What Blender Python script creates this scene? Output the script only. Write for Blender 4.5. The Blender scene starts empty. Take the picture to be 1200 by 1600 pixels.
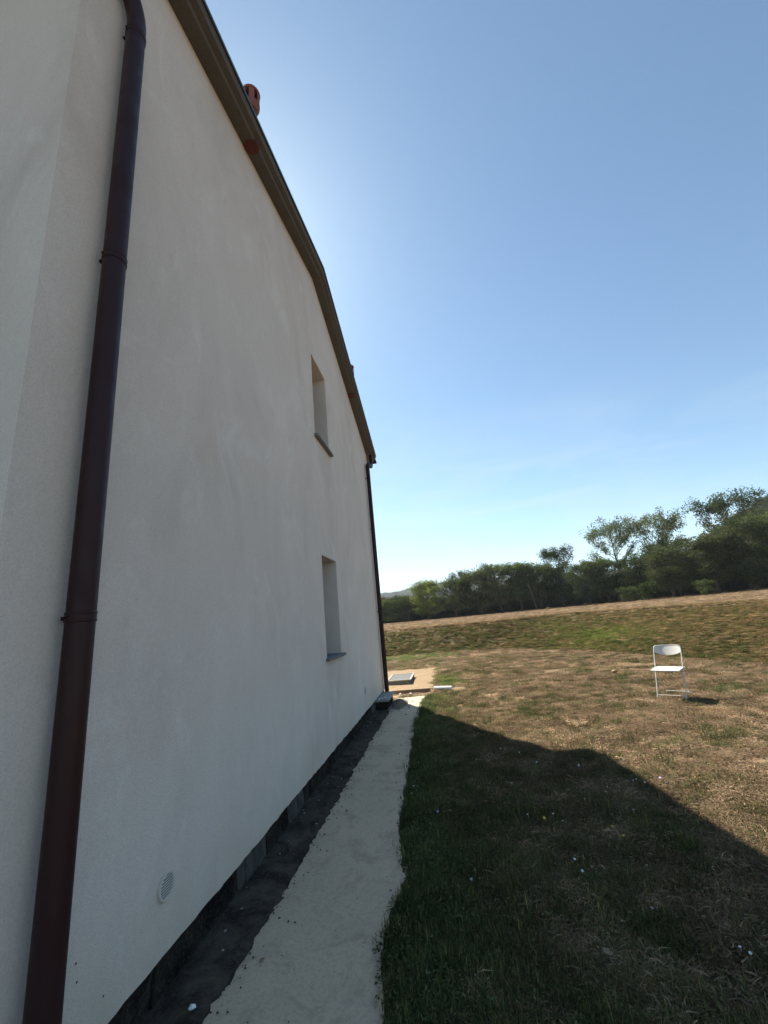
import bpy, math, random
import numpy as np
from mathutils import Vector, Matrix

scene = bpy.context.scene
R_ = math.radians
rng = np.random.default_rng(7)
random.seed(7)

# ------------------------------------------------------------------ camera
EYE = 1.56
def cam_axes(p, r, y):
    cy, sy = math.cos(y), math.sin(y)
    f = np.array([sy, cy, 0]); rt = np.array([cy, -sy, 0]); up = np.array([0, 0, 1.])
    F = f*math.cos(p) + up*math.sin(p); U = up*math.cos(p) - f*math.sin(p)
    return rt*math.cos(r) - U*math.sin(r), rt*math.sin(r) + U*math.cos(r), F
ax, ay, az = cam_axes(R_(14.81), R_(5.447), R_(-7.049))
cam_data = bpy.data.cameras.new('camera')
cam = bpy.data.objects.new('camera', cam_data)
scene.collection.objects.link(cam)
cam.matrix_world = Matrix(((ax[0], ay[0], -az[0], 0), (ax[1], ay[1], -az[1], 0), (ax[2], ay[2], -az[2], EYE), (0, 0, 0, 1)))
cam_data.sensor_fit = 'VERTICAL'; cam_data.sensor_height = 24.0; cam_data.lens = 640/1600*24.0
cam_data.clip_start = 0.05; cam_data.clip_end = 9000
scene.camera = cam

# ------------------------------------------------------------------ light
SUN = np.array([-0.485, 0.80, 1.0]); SUN /= np.linalg.norm(SUN)
elev = math.asin(SUN[2]); azim = math.atan2(SUN[0], SUN[1])
world = bpy.data.worlds.new('World'); scene.world = world; world.use_nodes = True
nt = world.node_tree; nt.nodes.clear()
wo = nt.nodes.new('ShaderNodeOutputWorld'); bg = nt.nodes.new('ShaderNodeBackground')
sky = nt.nodes.new('ShaderNodeTexSky'); sky.sky_type = 'NISHITA'; sky.sun_disc = False
sky.sun_elevation = elev; sky.sun_rotation = azim
sky.altitude = 200; sky.air_density = 1.0; sky.dust_density = 0.4; sky.ozone_density = 0.9
tn = nt.nodes.new('ShaderNodeMix'); tn.data_type = 'RGBA'; tn.blend_type = 'MULTIPLY'; tn.inputs[0].default_value = 1.0
tn.inputs[7].default_value = (.785, .97, .975, 1)      # clear summer blue
nt.links.new(sky.outputs[0], tn.inputs[6])
# thin cirrus veil low over the horizon, all the way round
gn_ = nt.nodes.new('ShaderNodeTexCoord'); mp = nt.nodes.new('ShaderNodeMapping'); mp.inputs['Scale'].default_value = (1.6, 1.6, 7.5); mp.inputs['Rotation'].default_value = (.25, .2, .4)
cn = nt.nodes.new('ShaderNodeTexNoise'); cn.inputs['Scale'].default_value = 1.5; cn.inputs['Detail'].default_value = 7; cn.inputs['Roughness'].default_value = .55; cn.inputs['Distortion'].default_value = .7
nt.links.new(gn_.outputs['Generated'], mp.inputs['Vector']); nt.links.new(mp.outputs[0], cn.inputs['Vector'])
cr_ = nt.nodes.new('ShaderNodeMapRange'); cr_.inputs[1].default_value = .44; cr_.inputs[2].default_value = .78; cr_.inputs[4].default_value = .62; nt.links.new(cn.outputs['Fac'], cr_.inputs[0])
cs_ = nt.nodes.new('ShaderNodeSeparateXYZ'); nt.links.new(gn_.outputs['Generated'], cs_.inputs[0])
cb_ = nt.nodes.new('ShaderNodeMapRange'); cb_.inputs[1].default_value = .50; cb_.inputs[2].default_value = .12; nt.links.new(cs_.outputs['Z'], cb_.inputs[0])
cm_ = nt.nodes.new('ShaderNodeMath'); cm_.operation = 'MULTIPLY'; nt.links.new(cr_.outputs[0], cm_.inputs[0]); nt.links.new(cb_.outputs[0], cm_.inputs[1])
cx_ = nt.nodes.new('ShaderNodeMix'); cx_.data_type = 'RGBA'; nt.links.new(cm_.outputs[0], cx_.inputs[0]); nt.links.new(tn.outputs[2], cx_.inputs[6]); cx_.inputs[7].default_value = (4.6, 5.1, 5.6, 1)
nt.links.new(cx_.outputs[2], bg.inputs['Color']); bg.inputs['Strength'].default_value = 0.0635
nt.links.new(bg.outputs[0], wo.inputs['Surface'])
sl = bpy.data.lights.new('sun', 'SUN'); sl.energy = 5.0; sl.angle = R_(0.53); sl.color = (1.0, 0.92, 0.81)
so = bpy.data.objects.new('sun', sl); scene.collection.objects.link(so)
so.rotation_euler = Vector(SUN).to_track_quat('Z', 'Y').to_euler(); so.location = (-20, 33, 45)
scene.view_settings.view_transform = 'Standard'; scene.view_settings.look = 'None'
scene.view_settings.exposure = 1.43; scene.view_settings.gamma = 1.0
scene.render.engine = 'CYCLES'
scene.cycles.max_bounces = 5; scene.cycles.diffuse_bounces = 2; scene.cycles.transmission_bounces = 3
scene.cycles.volume_bounces = 0

# ------------------------------------------------------------------ helpers
C = scene.collection
def tag(o, label=None, cat=None, group=None, kind=None):
    if label: o['label'] = label
    if cat: o['category'] = cat
    if group: o['group'] = group
    if kind: o['kind'] = kind
    return o
def empty(name, loc=(0, 0, 0), rz=0.0, parent=None):
    o = bpy.data.objects.new(name, None); C.objects.link(o); o.location = loc; o.rotation_euler = (0, 0, rz)
    o.empty_display_size = 0.2
    if parent: o.parent = parent
    return o
def link(name, me, mat=None, parent=None, loc=None):
    o = bpy.data.objects.new(name, me); C.objects.link(o)
    if mat is not None and not me.materials: me.materials.append(mat)
    if parent: o.parent = parent
    if loc: o.location = loc
    return o
class MB:
    def __init__(s): s.v = []; s.f = []
    def add(s, vs, fs):
        n = len(s.v); s.v += [tuple(map(float, p)) for p in vs]; s.f += [tuple(n+i for i in f) for f in fs]; return s
    def box(s, a, b, j=0.0):
        x0, y0, z0 = a; x1, y1, z1 = b
        vs = [(x, y, z) for x in (x0, x1) for y in (y0, y1) for z in (z0, z1)]
        if j: vs = [tuple(c+random.uniform(-j, j) for c in p) for p in vs]
        return s.add(vs, [(0, 1, 3, 2), (4, 6, 7, 5), (0, 4, 5, 1), (2, 3, 7, 6), (0, 2, 6, 4), (1, 5, 7, 3)])
    def bevbox(s, a, b, e):
        # chamfered box: 24 verts
        x0, y0, z0 = a; x1, y1, z1 = b
        import bmesh
        bm = bmesh.new(); bmesh.ops.create_cube(bm, size=1)
        for v in bm.verts:
            v.co = Vector(((x0+x1)/2+v.co.x*(x1-x0), (y0+y1)/2+v.co.y*(y1-y0), (z0+z1)/2+v.co.z*(z1-z0)))
        bmesh.ops.bevel(bm, geom=bm.edges[:], offset=e, segments=1, affect='EDGES')
        bm.verts.index_update()
        s.add([v.co[:] for v in bm.verts], [[v.index for v in f.verts] for f in bm.faces]); bm.free(); return s
    def tube(s, path, r, n=12, cap=True):
        path = [np.array(p, float) for p in path]; rs = r if isinstance(r, (list, tuple)) else [r]*len(path)
        base = len(s.v); prev = None
        for i, p in enumerate(path):
            t = (path[min(i+1, len(path)-1)] - path[max(i-1, 0)]); t = t/(np.linalg.norm(t)+1e-9)
            if prev is None:
                a = np.array([0, 0, 1.]) if abs(t[2]) < .9 else np.array([1., 0, 0]); u = np.cross(t, a)
            else: u = prev - t*np.dot(prev, t)
            u /= np.linalg.norm(u)+1e-9; prev = u; w = np.cross(t, u)
            for k in range(n):
                a = 2*math.pi*k/n; s.v.append(tuple(p + rs[i]*(math.cos(a)*u + math.sin(a)*w)))
        for i in range(len(path)-1):
            for k in range(n):
                a = base+i*n+k; b = base+i*n+(k+1) % n; s.f.append((a, b, b+n, a+n))
        if cap:
            s.f.append(tuple(base+k for k in reversed(range(n)))); e = base+(len(path)-1)*n; s.f.append(tuple(e+k for k in range(n)))
        return s
    def mesh(s, name, smooth=False):
        me = bpy.data.meshes.new(name); me.from_pydata(s.v, [], s.f); me.update()
        import bmesh
        bm = bmesh.new(); bm.from_mesh(me); bmesh.ops.recalc_face_normals(bm, faces=bm.faces[:]); bm.to_mesh(me); bm.free()
        if smooth:
            for p in me.polygons: p.use_smooth = True
            if smooth == 'auto':
                try: me.set_sharp_from_angle(angle=R_(35))
                except Exception: pass
        return me
    def build(s, name, mat, parent=None, smooth=False, loc=None):
        return link(name, s.mesh(name, smooth), mat, parent, loc)

def _hash(ix, iy, seed):
    h = (ix.astype(np.int64)*374761393 + iy.astype(np.int64)*668265263 + seed*1442695041) & 0xFFFFFFFF
    h = ((h ^ (h >> 13))*1274126177) & 0xFFFFFFFF
    return ((h ^ (h >> 16)) & 0xFFFF)/65535.0
def vnoise(x, y, seed=0):
    x = np.asarray(x, float); y = np.asarray(y, float)
    ix = np.floor(x); iy = np.floor(y); fx = x-ix; fy = y-iy
    fx = fx*fx*(3-2*fx); fy = fy*fy*(3-2*fy)
    a = _hash(ix, iy, seed); b = _hash(ix+1, iy, seed); c = _hash(ix, iy+1, seed); d = _hash(ix+1, iy+1, seed)
    return (a*(1-fx)+b*fx)*(1-fy) + (c*(1-fx)+d*fx)*fy
def fbm(x, y, seed=0, o=4):
    t = 0; a = .5; n = 0
    for i in range(o):
        t = t + a*vnoise(x*2**i, y*2**i, seed+i*17); n += a; a *= .5
    return t/n
def sstep(a, b, x):
    t = np.clip((x-a)/(b-a), 0, 1); return t*t*(3-2*t)

# ------------------------------------------------------------------ materials
def newmat(name):
    m = bpy.data.materials.new(name); m.use_nodes = True; n = m.node_tree.nodes; n.clear()
    out = n.new('ShaderNodeOutputMaterial'); p = n.new('ShaderNodeBsdfPrincipled')
    m.node_tree.links.new(p.outputs[0], out.inputs[0]); return m, m.node_tree, p, out
def N(t, typ, **kw):
    n = t.nodes.new(typ)
    for k, v in kw.items():
        if k in ('blend_type', 'data_type', 'attribute_name', 'attribute_type', 'operation', 'noise_dimensions', 'feature', 'interpolation_type', 'clamp'): setattr(n, k, v)
        else: n.inputs[k].default_value = v
    return n
def noise(t, scale, detail=4, rough=.55, vec=None, dist=0.0):
    n = t.nodes.new('ShaderNodeTexNoise'); n.inputs['Scale'].default_value = scale; n.inputs['Detail'].default_value = detail
    n.inputs['Roughness'].default_value = rough; n.inputs['Distortion'].default_value = dist
    if vec is not None: t.links.new(vec, n.inputs['Vector'])
    return n.outputs['Fac']
def ramp(t, fac, stops):
    r = t.nodes.new('ShaderNodeValToRGB'); e = r.color_ramp.elements
    while len(e) > 1: e.remove(e[0])
    for i, (p, c) in enumerate(stops):
        q = e[0] if i == 0 else e.new(p)
        q.position = p; q.color = (*c, 1) if len(c) == 3 else c
    t.links.new(fac, r.inputs[0]); return r.outputs[0]
def mixc(t, fac, a, b, mode='MIX'):
    m = t.nodes.new('ShaderNodeMix'); m.data_type = 'RGBA'; m.blend_type = mode
    for s, v in ((0, fac), (6, a), (7, b)):
        if hasattr(v, 'is_output') or isinstance(v, bpy.types.NodeSocket): t.links.new(v, m.inputs[s])
        else: m.inputs[s].default_value = v if s == 0 else (*v, 1)
    return m.outputs[2]
def bump(t, p, h, strength, dist, prev=None):
    b = t.nodes.new('ShaderNodeBump'); b.inputs['Strength'].default_value = strength; b.inputs['Distance'].default_value = dist
    t.links.new(h, b.inputs['Height'])
    if prev is not None: t.links.new(prev, b.inputs['Normal'])
    t.links.new(b.outputs[0], p.inputs['Normal']); return b.outputs[0]
def pos(t):
    return t.nodes.new('ShaderNodeNewGeometry').outputs['Position']
def stretch(t, vec, s):
    m = t.nodes.new('ShaderNodeMapping'); m.inputs['Scale'].default_value = s; t.links.new(vec, m.inputs['Vector']); return m.outputs[0]

def simple(name, col, rough=.6, var=.15, scale=20, bs=0.1, bd=.004, metal=0.0, spec=.5, detail=5):
    m, t, p, o = newmat(name); P = pos(t)
    c = mixc(t, noise(t, scale, detail, .6, P), tuple(x*(1-var) for x in col), tuple(min(1, x*(1+var)) for x in col))
    t.links.new(c, p.inputs['Base Color']); p.inputs['Roughness'].default_value = rough; p.inputs['Metallic'].default_value = metal
    p.inputs['Specular IOR Level'].default_value = spec
    if bs: bump(t, p, noise(t, scale*6, 4, .6, P), bs, bd)
    return m

def mat_stucco():
    m, t, p, o = newmat('stucco'); P = pos(t)
    big = noise(t, .9, 6, .62, stretch(t, P, (1, 1, .6)), .8)
    c = ramp(t, big, [(.30, (.66, .59, .525)), (.45, (.75, .68, .61)), (.58, (.785, .715, .645)), (.72, (.86, .80, .735))])
    st = noise(t, 2.2, 5, .65, stretch(t, P, (1, 1.0, .35)), .9)
    c = mixc(t, ramp(t, st, [(.46, (0, 0, 0)), (.75, (.22, .22, .22))]), c, (.58, .525, .46))
    ef = noise(t, 2.1, 6, .7, stretch(t, P, (1, 1, .7)), 1.2)
    c = mixc(t, ramp(t, ef, [(.54, (0, 0, 0)), (.70, (.45, .45, .45))]), c, (.90, .87, .82))
    sp = noise(t, 170, 3, .6, P)
    c = mixc(t, ramp(t, sp, [(.36, (.38, .38, .38)), (.56, (0, 0, 0))]), c, (.52, .46, .39))
    # splash dirt close to the ground
    sx = t.nodes.new('ShaderNodeSeparateXYZ'); t.links.new(P, sx.inputs[0])
    mr = N(t, 'ShaderNodeMapRange'); t.links.new(sx.outputs['Z'], mr.inputs[0])
    mr.inputs[1].default_value = .16; mr.inputs[2].default_value = .62; mr.inputs[3].default_value = .75; mr.inputs[4].default_value = 0
    mu = N(t, 'ShaderNodeMath', operation='MULTIPLY'); t.links.new(mr.outputs[0], mu.inputs[0]); t.links.new(noise(t, 2.2, 4, .6, P), mu.inputs[1])
    c = mixc(t, mu.outputs[0], c, (.55, .47, .33))
    t.links.new(c, p.inputs['Base Color']); p.inputs['Roughness'].default_value = .93; p.inputs['Specular IOR Level'].default_value = .2
    b = bump(t, p, noise(t, 1.1, 3, .5, P), .25, .05)
    bump(t, p, noise(t, 190, 3, .65, P), .8, .005, b)
    return m
def mat_concrete(name, base, spots=True, sc=1.0, worn=False):
    m, t, p, o = newmat(name); P = pos(t)
    c = mixc(t, noise(t, 1.6*sc, 6, .65, P), tuple(x*.78 for x in base), tuple(x*1.12 for x in base))
    c = mixc(t, ramp(t, noise(t, 60, 3, .6, P), [(.38, (.35, .35, .35)), (.55, (0, 0, 0))]), c, tuple(x*.6 for x in base))
    if spots:
        c = mixc(t, ramp(t, noise(t, 9, 5, .7, P), [(.60, (0, 0, 0)), (.70, (.55, .55, .55))]), c, tuple(x*.62 for x in base))
    if worn:
        c = mixc(t, ramp(t, noise(t, 3.5, 6, .72, P, .8), [(.50, (0, 0, 0)), (.66, (.75, .75, .75))]), c, tuple(x*.60 for x in base))
        c = mixc(t, ramp(t, noise(t, 26, 4, .7, P), [(.63, (0, 0, 0)), (.70, (.7, .7, .7))]), c, tuple(x*.42 for x in base))
    t.links.new(c, p.inputs['Base Color']); p.inputs['Roughness'].default_value = .9; p.inputs['Specular IOR Level'].default_value = .25
    b = bump(t, p, noise(t, 7, 4, .6, P), .35, .012)
    bump(t, p, noise(t, 160, 3, .6, P), .5, .003, b)
    return m
def mat_felt(name, base):
    m, t, p, o = newmat(name); P = pos(t)
    c = mixc(t, ramp(t, noise(t, 5, 6, .7, P, .6), [(.42, (0, 0, 0)), (.68, (1, 1, 1))]), tuple(base), (base[0]*3+.02, base[1]*2.9+.018, base[2]*2.7+.014))
    c = mixc(t, ramp(t, noise(t, 70, 3, .6, P), [(.5, (0, 0, 0)), (.75, (.5, .5, .5))]), c, (.12, .10, .078))
    t.links.new(c, p.inputs['Base Color']); p.inputs['Roughness'].default_value = .9; p.inputs['Specular IOR Level'].default_value = .08
    b = bump(t, p, noise(t, 14, 4, .6, P), .3, .007)
    bump(t, p, noise(t, 260, 2, .6, P), .5, .002, b)
    return m
def mat_paint(name, col, rough, worn=(.3, .3, .3)):
    m, t, p, o = newmat(name); P = pos(t)
    c = mixc(t, noise(t, 3, 4, .6, stretch(t, P, (1, 1, .25))), tuple(x*.8 for x in col), tuple(x*1.25 for x in col))
    c = mixc(t, ramp(t, noise(t, 28, 5, .7, stretch(t, P, (1, 1, .3))), [(.66, (0, 0, 0)), (.76, (.35, .35, .35))]), c, worn)
    t.links.new(c, p.inputs['Base Color'])
    t.links.new(ramp(t, noise(t, 9, 4, .6, P), [(.3, (rough*.8,)*3), (.7, (min(1, rough*1.3),)*3)]), p.inputs['Roughness'])
    p.inputs['Specular IOR Level'].default_value = .28
    bump(t, p, noise(t, 40, 3, .6, P), .08, .004)
    return m
def mat_ground():
    m, t, p, o = newmat('soil'); P = pos(t)
    a = N(t, 'ShaderNodeAttribute', attribute_name='sand'); b = N(t, 'ShaderNodeAttribute', attribute_name='green')
    soil = mixc(t, noise(t, 9, 6, .7, P), (.085, .058, .034), (.24, .17, .10))
    soil = mixc(t, ramp(t, noise(t, 55, 4, .7, P), [(.5, (0, 0, 0)), (.7, (.7, .7, .7))]), soil, (.34, .25, .155))
    grn = mixc(t, noise(t, 12, 5, .7, P), (.055, .052, .026), (.12, .11, .055))
    c = mixc(t, b.outputs['Fac'], soil, grn)
    sand = mixc(t, noise(t, 7, 6, .7, P), (.17, .118, .068), (.33, .24, .145))
    c = mixc(t, a.outputs['Fac'], c, sand)
    t.links.new(c, p.inputs['Base Color']); p.inputs['Roughness'].default_value = .95; p.inputs['Specular IOR Level'].default_value = .1
    q = bump(t, p, noise(t, 18, 5, .7, P), .6, .03)
    bump(t, p, noise(t, 120, 4, .7, P), .6, .006, q)
    return m
def mat_leaf(name, col=None, trans=.3, var=True):
    """foliage: per-plant tint from the instancer, per-blade value from the mesh"""
    m = bpy.data.materials.new(name); m.use_nodes = True; t = m.node_tree; t.nodes.clear()
    out = t.nodes.new('ShaderNodeOutputMaterial'); d = t.nodes.new('ShaderNodeBsdfDiffuse'); tr = t.nodes.new('ShaderNodeBsdfTranslucent')
    mx = t.nodes.new('ShaderNodeMixShader'); mx.inputs[0].default_value = trans
    if col is None:
        a = N(t, 'ShaderNodeAttribute', attribute_name='tint', attribute_type='INSTANCER'); base = a.outputs['Color']
    else:
        oi = t.nodes.new('ShaderNodeObjectInfo')
        base = mixc(t, oi.outputs['Random'], tuple(x*.68 for x in col), tuple(x*1.36 for x in col))
    v = N(t, 'ShaderNodeAttribute', attribute_name='blade')
    c = mixc(t, 1.0, base, v.outputs['Color'], 'MULTIPLY')
    t.links.new(c, d.inputs[0]); t.links.new(c, tr.inputs[0])
    t.links.new(d.outputs[0], mx.inputs[1]); t.links.new(tr.outputs[0], mx.inputs[2]); t.links.new(mx.outputs[0], out.inputs[0])
    return m

M = {}
M['stucco'] = mat_stucco()
M['path'] = mat_concrete('path_concrete', (.52, .425, .305), True, 1.0, True)
M['slab'] = mat_concrete('roof_concrete', (.125, .113, .099), True, 2)
M['sill'] = mat_concrete('sill_stone', (.20, .20, .20), False, 4)
M['greyc'] = mat_concrete('grey_concrete', (.12, .122, .118), True, 3)
M['felt'] = mat_felt('tar_felt', (.008, .0075, .007))
M['feltg'] = mat_felt('tar_felt_grey', (.042, .042, .041))
M['floorfelt'] = mat_felt('channel_felt', (.028, .024, .019))
M['brown'] = mat_paint('brown_pipe_paint', (.028, .0092, .0098), .48, (.08, .05, .045))
M['flash'] = simple('flashing', (.030, .032, .036), .45, .3, 12)
M['terra'] = simple('terracotta', (.21, .080, .062), .75, .25, 14, .2)
M['redpipe'] = simple('red_pipe', (.10, .018, .014), .6, .25, 14, .1)
M['white'] = simple('white_metal', (.62, .60, .54), .42, .06, 9, .04)
M['ventw'] = simple('vent_plastic', (.60, .56, .50), .5, .06, 30, .05)
M['dark'] = simple('dark_void', (.012, .012, .013), .7, .2, 20)
M['frame'] = simple('window_frame', (.10, .075, .06), .5, .2, 20)
M['wood'] = simple('weathered_wood', (.19, .135, .085), .85, .3, 18, .4)
M['foam'] = simple('white_board', (.80, .79, .75), .8, .06, 25, .2)
M['ground'] = mat_ground()
M['grass'] = mat_leaf('grass_blades', None, .35)
M['stone'] = simple('pebble', (.30, .28, .25), .85, .4, 25, .3)
M['stoned'] = simple('tar_crumb', (.035, .033, .031), .85, .4, 25, .3)
M['petalw'] = simple('petal_white', (.75, .75, .76), .7, .05, 30, 0)
M['petalp'] = simple('petal_violet', (.38, .30, .55), .7, .1, 30, 0)
M['petaly'] = simple('petal_yellow', (.62, .45, .06), .7, .1, 30, 0)
M['deadleaf'] = simple('dead_leaf', (.23, .13, .06), .8, .3, 40, .3)
M['paleleaf'] = simple('pale_leaf', (.20, .16, .10), .8, .2, 40, .3)
M['bark'] = simple('bark', (.085, .068, .052), .95, .35, 6, .6, .03)
mg, tg, pg, og = newmat('window_glass'); pg.inputs['Base Color'].default_value = (.02, .025, .03, 1); pg.inputs['Roughness'].default_value = .03
pg.inputs['Specular IOR Level'].default_value = .6
M['glass'] = mg

# ------------------------------------------------------------------ terrain
TOE = np.array([(-400, 24), (-60, 21), (-12, 20.1), (-2.9, 19.5), (-.1, 19.2), (2.2, 18.5), (4.0, 16.5), (5.2, 13.4), (6.0, 11.4), (6.6, 9.6), (7.6, 5), (8.6, -5), (12, -60), (20, -400)], float)
def toe_sd(x, y):
    x = np.asarray(x, float); y = np.asarray(y, float)
    best = np.full(x.shape, 1e9); sgn = np.ones(x.shape)
    for a, b in zip(TOE[:-1], TOE[1:]):
        d = b-a; L2 = (d**2).sum()
        t = np.clip(((x-a[0])*d[0]+(y-a[1])*d[1])/L2, 0, 1)
        qx = x-(a[0]+t*d[0]); qy = y-(a[1]+t*d[1]); q = np.hypot(qx, qy)
        s = np.where(d[0]*(y-a[1])-d[1]*(x-a[0]) > 0, 1., -1.)
        up = q < best; best = np.where(up, q, best); sgn = np.where(up, s, sgn)
    return best*sgn
def bank_w(x): return 2.7 + 3.0*sstep(1.5, 7.0, np.asarray(x, float))
FIELD = 1.06
PATH_Y = [-4, 2.07, 2.47, 3.0, 3.7, 5.0, 6.2, 8.0, 8.6, 9.0]
PATH_X = [-.40, -.43, -.51, -.46, -.567, -.63, -.665, -.66, -.62, -.60]
def path_right(y): return np.interp(y, PATH_Y, PATH_X)
def sand_mask(x, y):
    n = fbm(x*1.3, y*1.3, 5)
    a = sstep(9.0, 9.4, y+.5*(n-.5))*sstep(14.6, 14.0, y+1.2*(n-.5))*sstep(-.35, -.6, x+.35*(n-.5))
    b = np.exp(-(((x+.05)/.45)**2+((y-9.75)/.4)**2))*.9*(n > .35)
    c = np.exp(-(((x-2.85)/.42)**2+((y-4.8)/.16)**2))*1.1
    d = np.exp(-(((x-path_right(y))/.10)**2))*sstep(.5, .62, fbm(y*1.1, y*.2+3, 8))*(y < 9)*.8
    return np.clip(np.maximum(np.maximum(a, b), np.maximum(c, d)), 0, 1)
def height(x, y):
    x = np.asarray(x, float); y = np.asarray(y, float)
    s = toe_sd(x, y) + .5*(fbm(x*.5, y*.5, 31)-.5)
    w = bank_w(x); t = np.clip(s/w, 0, 1)
    prof = .8*t + .2*t*t*(3-2*t) - .06*np.exp(-((t-1)/.12)**2)*(t < 1.0)
    z = FIELD*prof
    r = np.hypot(x, y)
    z = z + np.clip((s-w)/60., 0, 1)*.25*(fbm(x*.05, y*.05, 9)-.4)
    rough = (.03-.018*sstep(-.3, .6, s))*sstep(36, 22, r)
    z = z + rough*(fbm(x*2.3, y*2.3, 3)-.5)*2*(r < 60) + .06*(fbm(x*.35, y*.35, 4)-.5)*sstep(60, 30, r)
    nearp = sstep(.05, -.06, x-path_right(y))*sstep(9.25, 8.95, y)   # under the path and channel
    z = z*(1-nearp) + nearp*-.075
    return z - .03
def axis(lo, hi, step, far, g=1.22):
    a = list(np.arange(lo, hi+1e-6, step)); d = step
    while a[-1] < far: d *= g; a.append(a[-1]+d)
    d = step
    while a[0] > -far: d *= g; a.insert(0, a[0]-d)
    return np.array(a)
def grid_mesh(name, X, Y, Z):
    nx, ny = X.shape; co = np.stack([X, Y, Z], -1).reshape(-1, 3)
    idx = np.arange(nx*ny).reshape(nx, ny)
    f = np.stack([idx[:-1, :-1], idx[1:, :-1], idx[1:, 1:], idx[:-1, 1:]], -1).reshape(-1, 4)
    return np_mesh(name, co, f, True)
def np_mesh(name, co, f, smooth=False):
    me = bpy.data.meshes.new(name); k = f.shape[1]
    me.vertices.add(len(co)); me.vertices.foreach_set('co', co.astype(np.float32).ravel())
    me.loops.add(f.size); me.loops.foreach_set('vertex_index', f.astype(np.int32).ravel())
    me.polygons.add(len(f)); me.polygons.foreach_set('loop_start', np.arange(0, f.size, k, dtype=np.int32))
    me.update(calc_edges=True)
    if smooth: me.polygons.foreach_set('use_smooth', np.ones(len(f), bool))
    return me
def fattr(me, name, val):
    a = me.attributes.new(name, 'FLOAT', 'POINT'); a.data.foreach_set('value', np.asarray(val, np.float32).ravel())
gx = axis(-2.2, 16, .11, 3500); gy = axis(0.6, 27, .11, 3500)
X, Y = np.meshgrid(gx, gy, indexing='ij'); Z = height(X, Y)
gm = grid_mesh('ground', X, Y, Z)
def green_mask(x, y):
    s = toe_sd(x, y); n = fbm(x*2.4, y*2.4, 21); w = bank_w(x)
    path_d = x-path_right(y)
    g = .85*np.exp(-np.clip(path_d, 0, 9)/.60)*(y < 9.2)
    g = np.maximum(g, .50*sstep(.56, .70, n)*(s < 0))
    g = np.maximum(g, .20*(s < 0)*np.exp(-np.clip(path_d, 0, 9)/1.6))
    g = np.maximum(g, .85*np.exp(-((s+1.2)/1.3)**2)*sstep(1.2, -.8, x))                     # strip along the bank foot, left
    g = np.maximum(g, .75*np.exp(-(((x+.15)/.45)**2+((y-11.2)/1.1)**2)))                  # by the bare patch
    g = np.maximum(g, .95*np.exp(-(((x-5.6)/1.5)**2+((y-17.3)/2.2)**2))*(s > 0))             # bright patch on the bank
    g = np.maximum(g, (.62+.12*sstep(.42, .6, n))*(s > 0)*sstep(w+.2+1.2*sstep(2, 6, x), w*.85, s)*(1-.30*sstep(5, 8, x)))
    return np.clip(g, 0, 1)
fattr(gm, 'sand', sand_mask(X, Y)); fattr(gm, 'green', np.clip(green_mask(X, Y)*.7, 0, 1))
tag(link('ground', gm, M['ground']), kind='structure')

# far terrain
def hill_obj(name, x0, x1, y0, y1, n, fn, mat):
    xs = np.linspace(x0, x1, n); ys = np.linspace(y0, y1, n); A, B = np.meshgrid(xs, ys, indexing='ij')
    return tag(link(name, grid_mesh(name, A, B, fn(A, B)), mat), kind='structure')
def hill_right(x, y):
    # ridge rising to the right
    r = np.hypot(x, y); az_ = np.degrees(np.arctan2(x, y))
    ridge = np.interp(az_, [14, 22, 29, 34, 40, 50, 65], [-6, -3, 6, 17, 29, 40, 48])
    return -1 + (ridge+3*fbm(x*.02, y*.02, 41))*sstep(95, 215, r)*sstep(520, 260, r)
def hill_far(x, y):
    r = np.hypot(x, y); az_ = np.degrees(np.arctan2(x, y))
    top = 58 + 12*np.sin(az_*.13+.9) + 12*(fbm(az_*.22, az_*0+2, 43)-.5) + 10*(fbm(x*.006, y*.006, 44)-.5)
    return -3 + top*sstep(640, 1080, r)*sstep(1700, 1250, r)
M['hillsoil'] = simple('forest_floor', (.045, .05, .025), .95, .3, .2, 0)
hill_obj('hill', 30, 460, 40, 420, 90, hill_right, M['hillsoil'])
hill_obj('far_hill', -1000, 1300, 300, 1650, 120, hill_far, M['hillsoil'])

# ------------------------------------------------------------------ house
WX = -1.45; Y0 = 1.154; Y1 = 9.24; AP = 5.24; APZ = 6.96; SN = .247; SF = .365; DEPTH = 8.2
def soff(y): return APZ - (SN*(AP-y) if y < AP else SF*(y-AP))
house = empty('house', (WX, (Y0+Y1)/2, 0))
tag(house, 'white rendered two storey house with gable wall in shade', 'house')
def part(name, mb, mat, parent=house, smooth=False, label=None):
    o = mb.build(name, mat, parent, smooth)
    p = parent; off = Vector((0, 0, 0))
    while p is not None: off += Vector(p.location); p = p.parent
    o.location = -off          # meshes are written in world coordinates
    if label: o['label'] = label
    return o
WIN = (4.95, 5.64); LOW = (1.165, 2.43); UPP = (4.045, 5.36); REV = .26; BASE = .195
# gable wall face with two openings
w = MB()
def quad(a, b, c, d): w.add([a, b, c, d], [(0, 1, 2, 3)])
def wp(y, z): return (WX, y, z)
def nsplit(ya, yb, za, zb, step=.8):
    n = max(1, int((yb-ya)/step))
    for i in range(n):
        a = ya+(yb-ya)*i/n; b = ya+(yb-ya)*(i+1)/n
        quad(wp(a, za(a)), wp(b, za(b)), wp(b, zb(b)), wp(a, zb(a)))
cst = lambda v: (lambda y: v)
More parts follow.
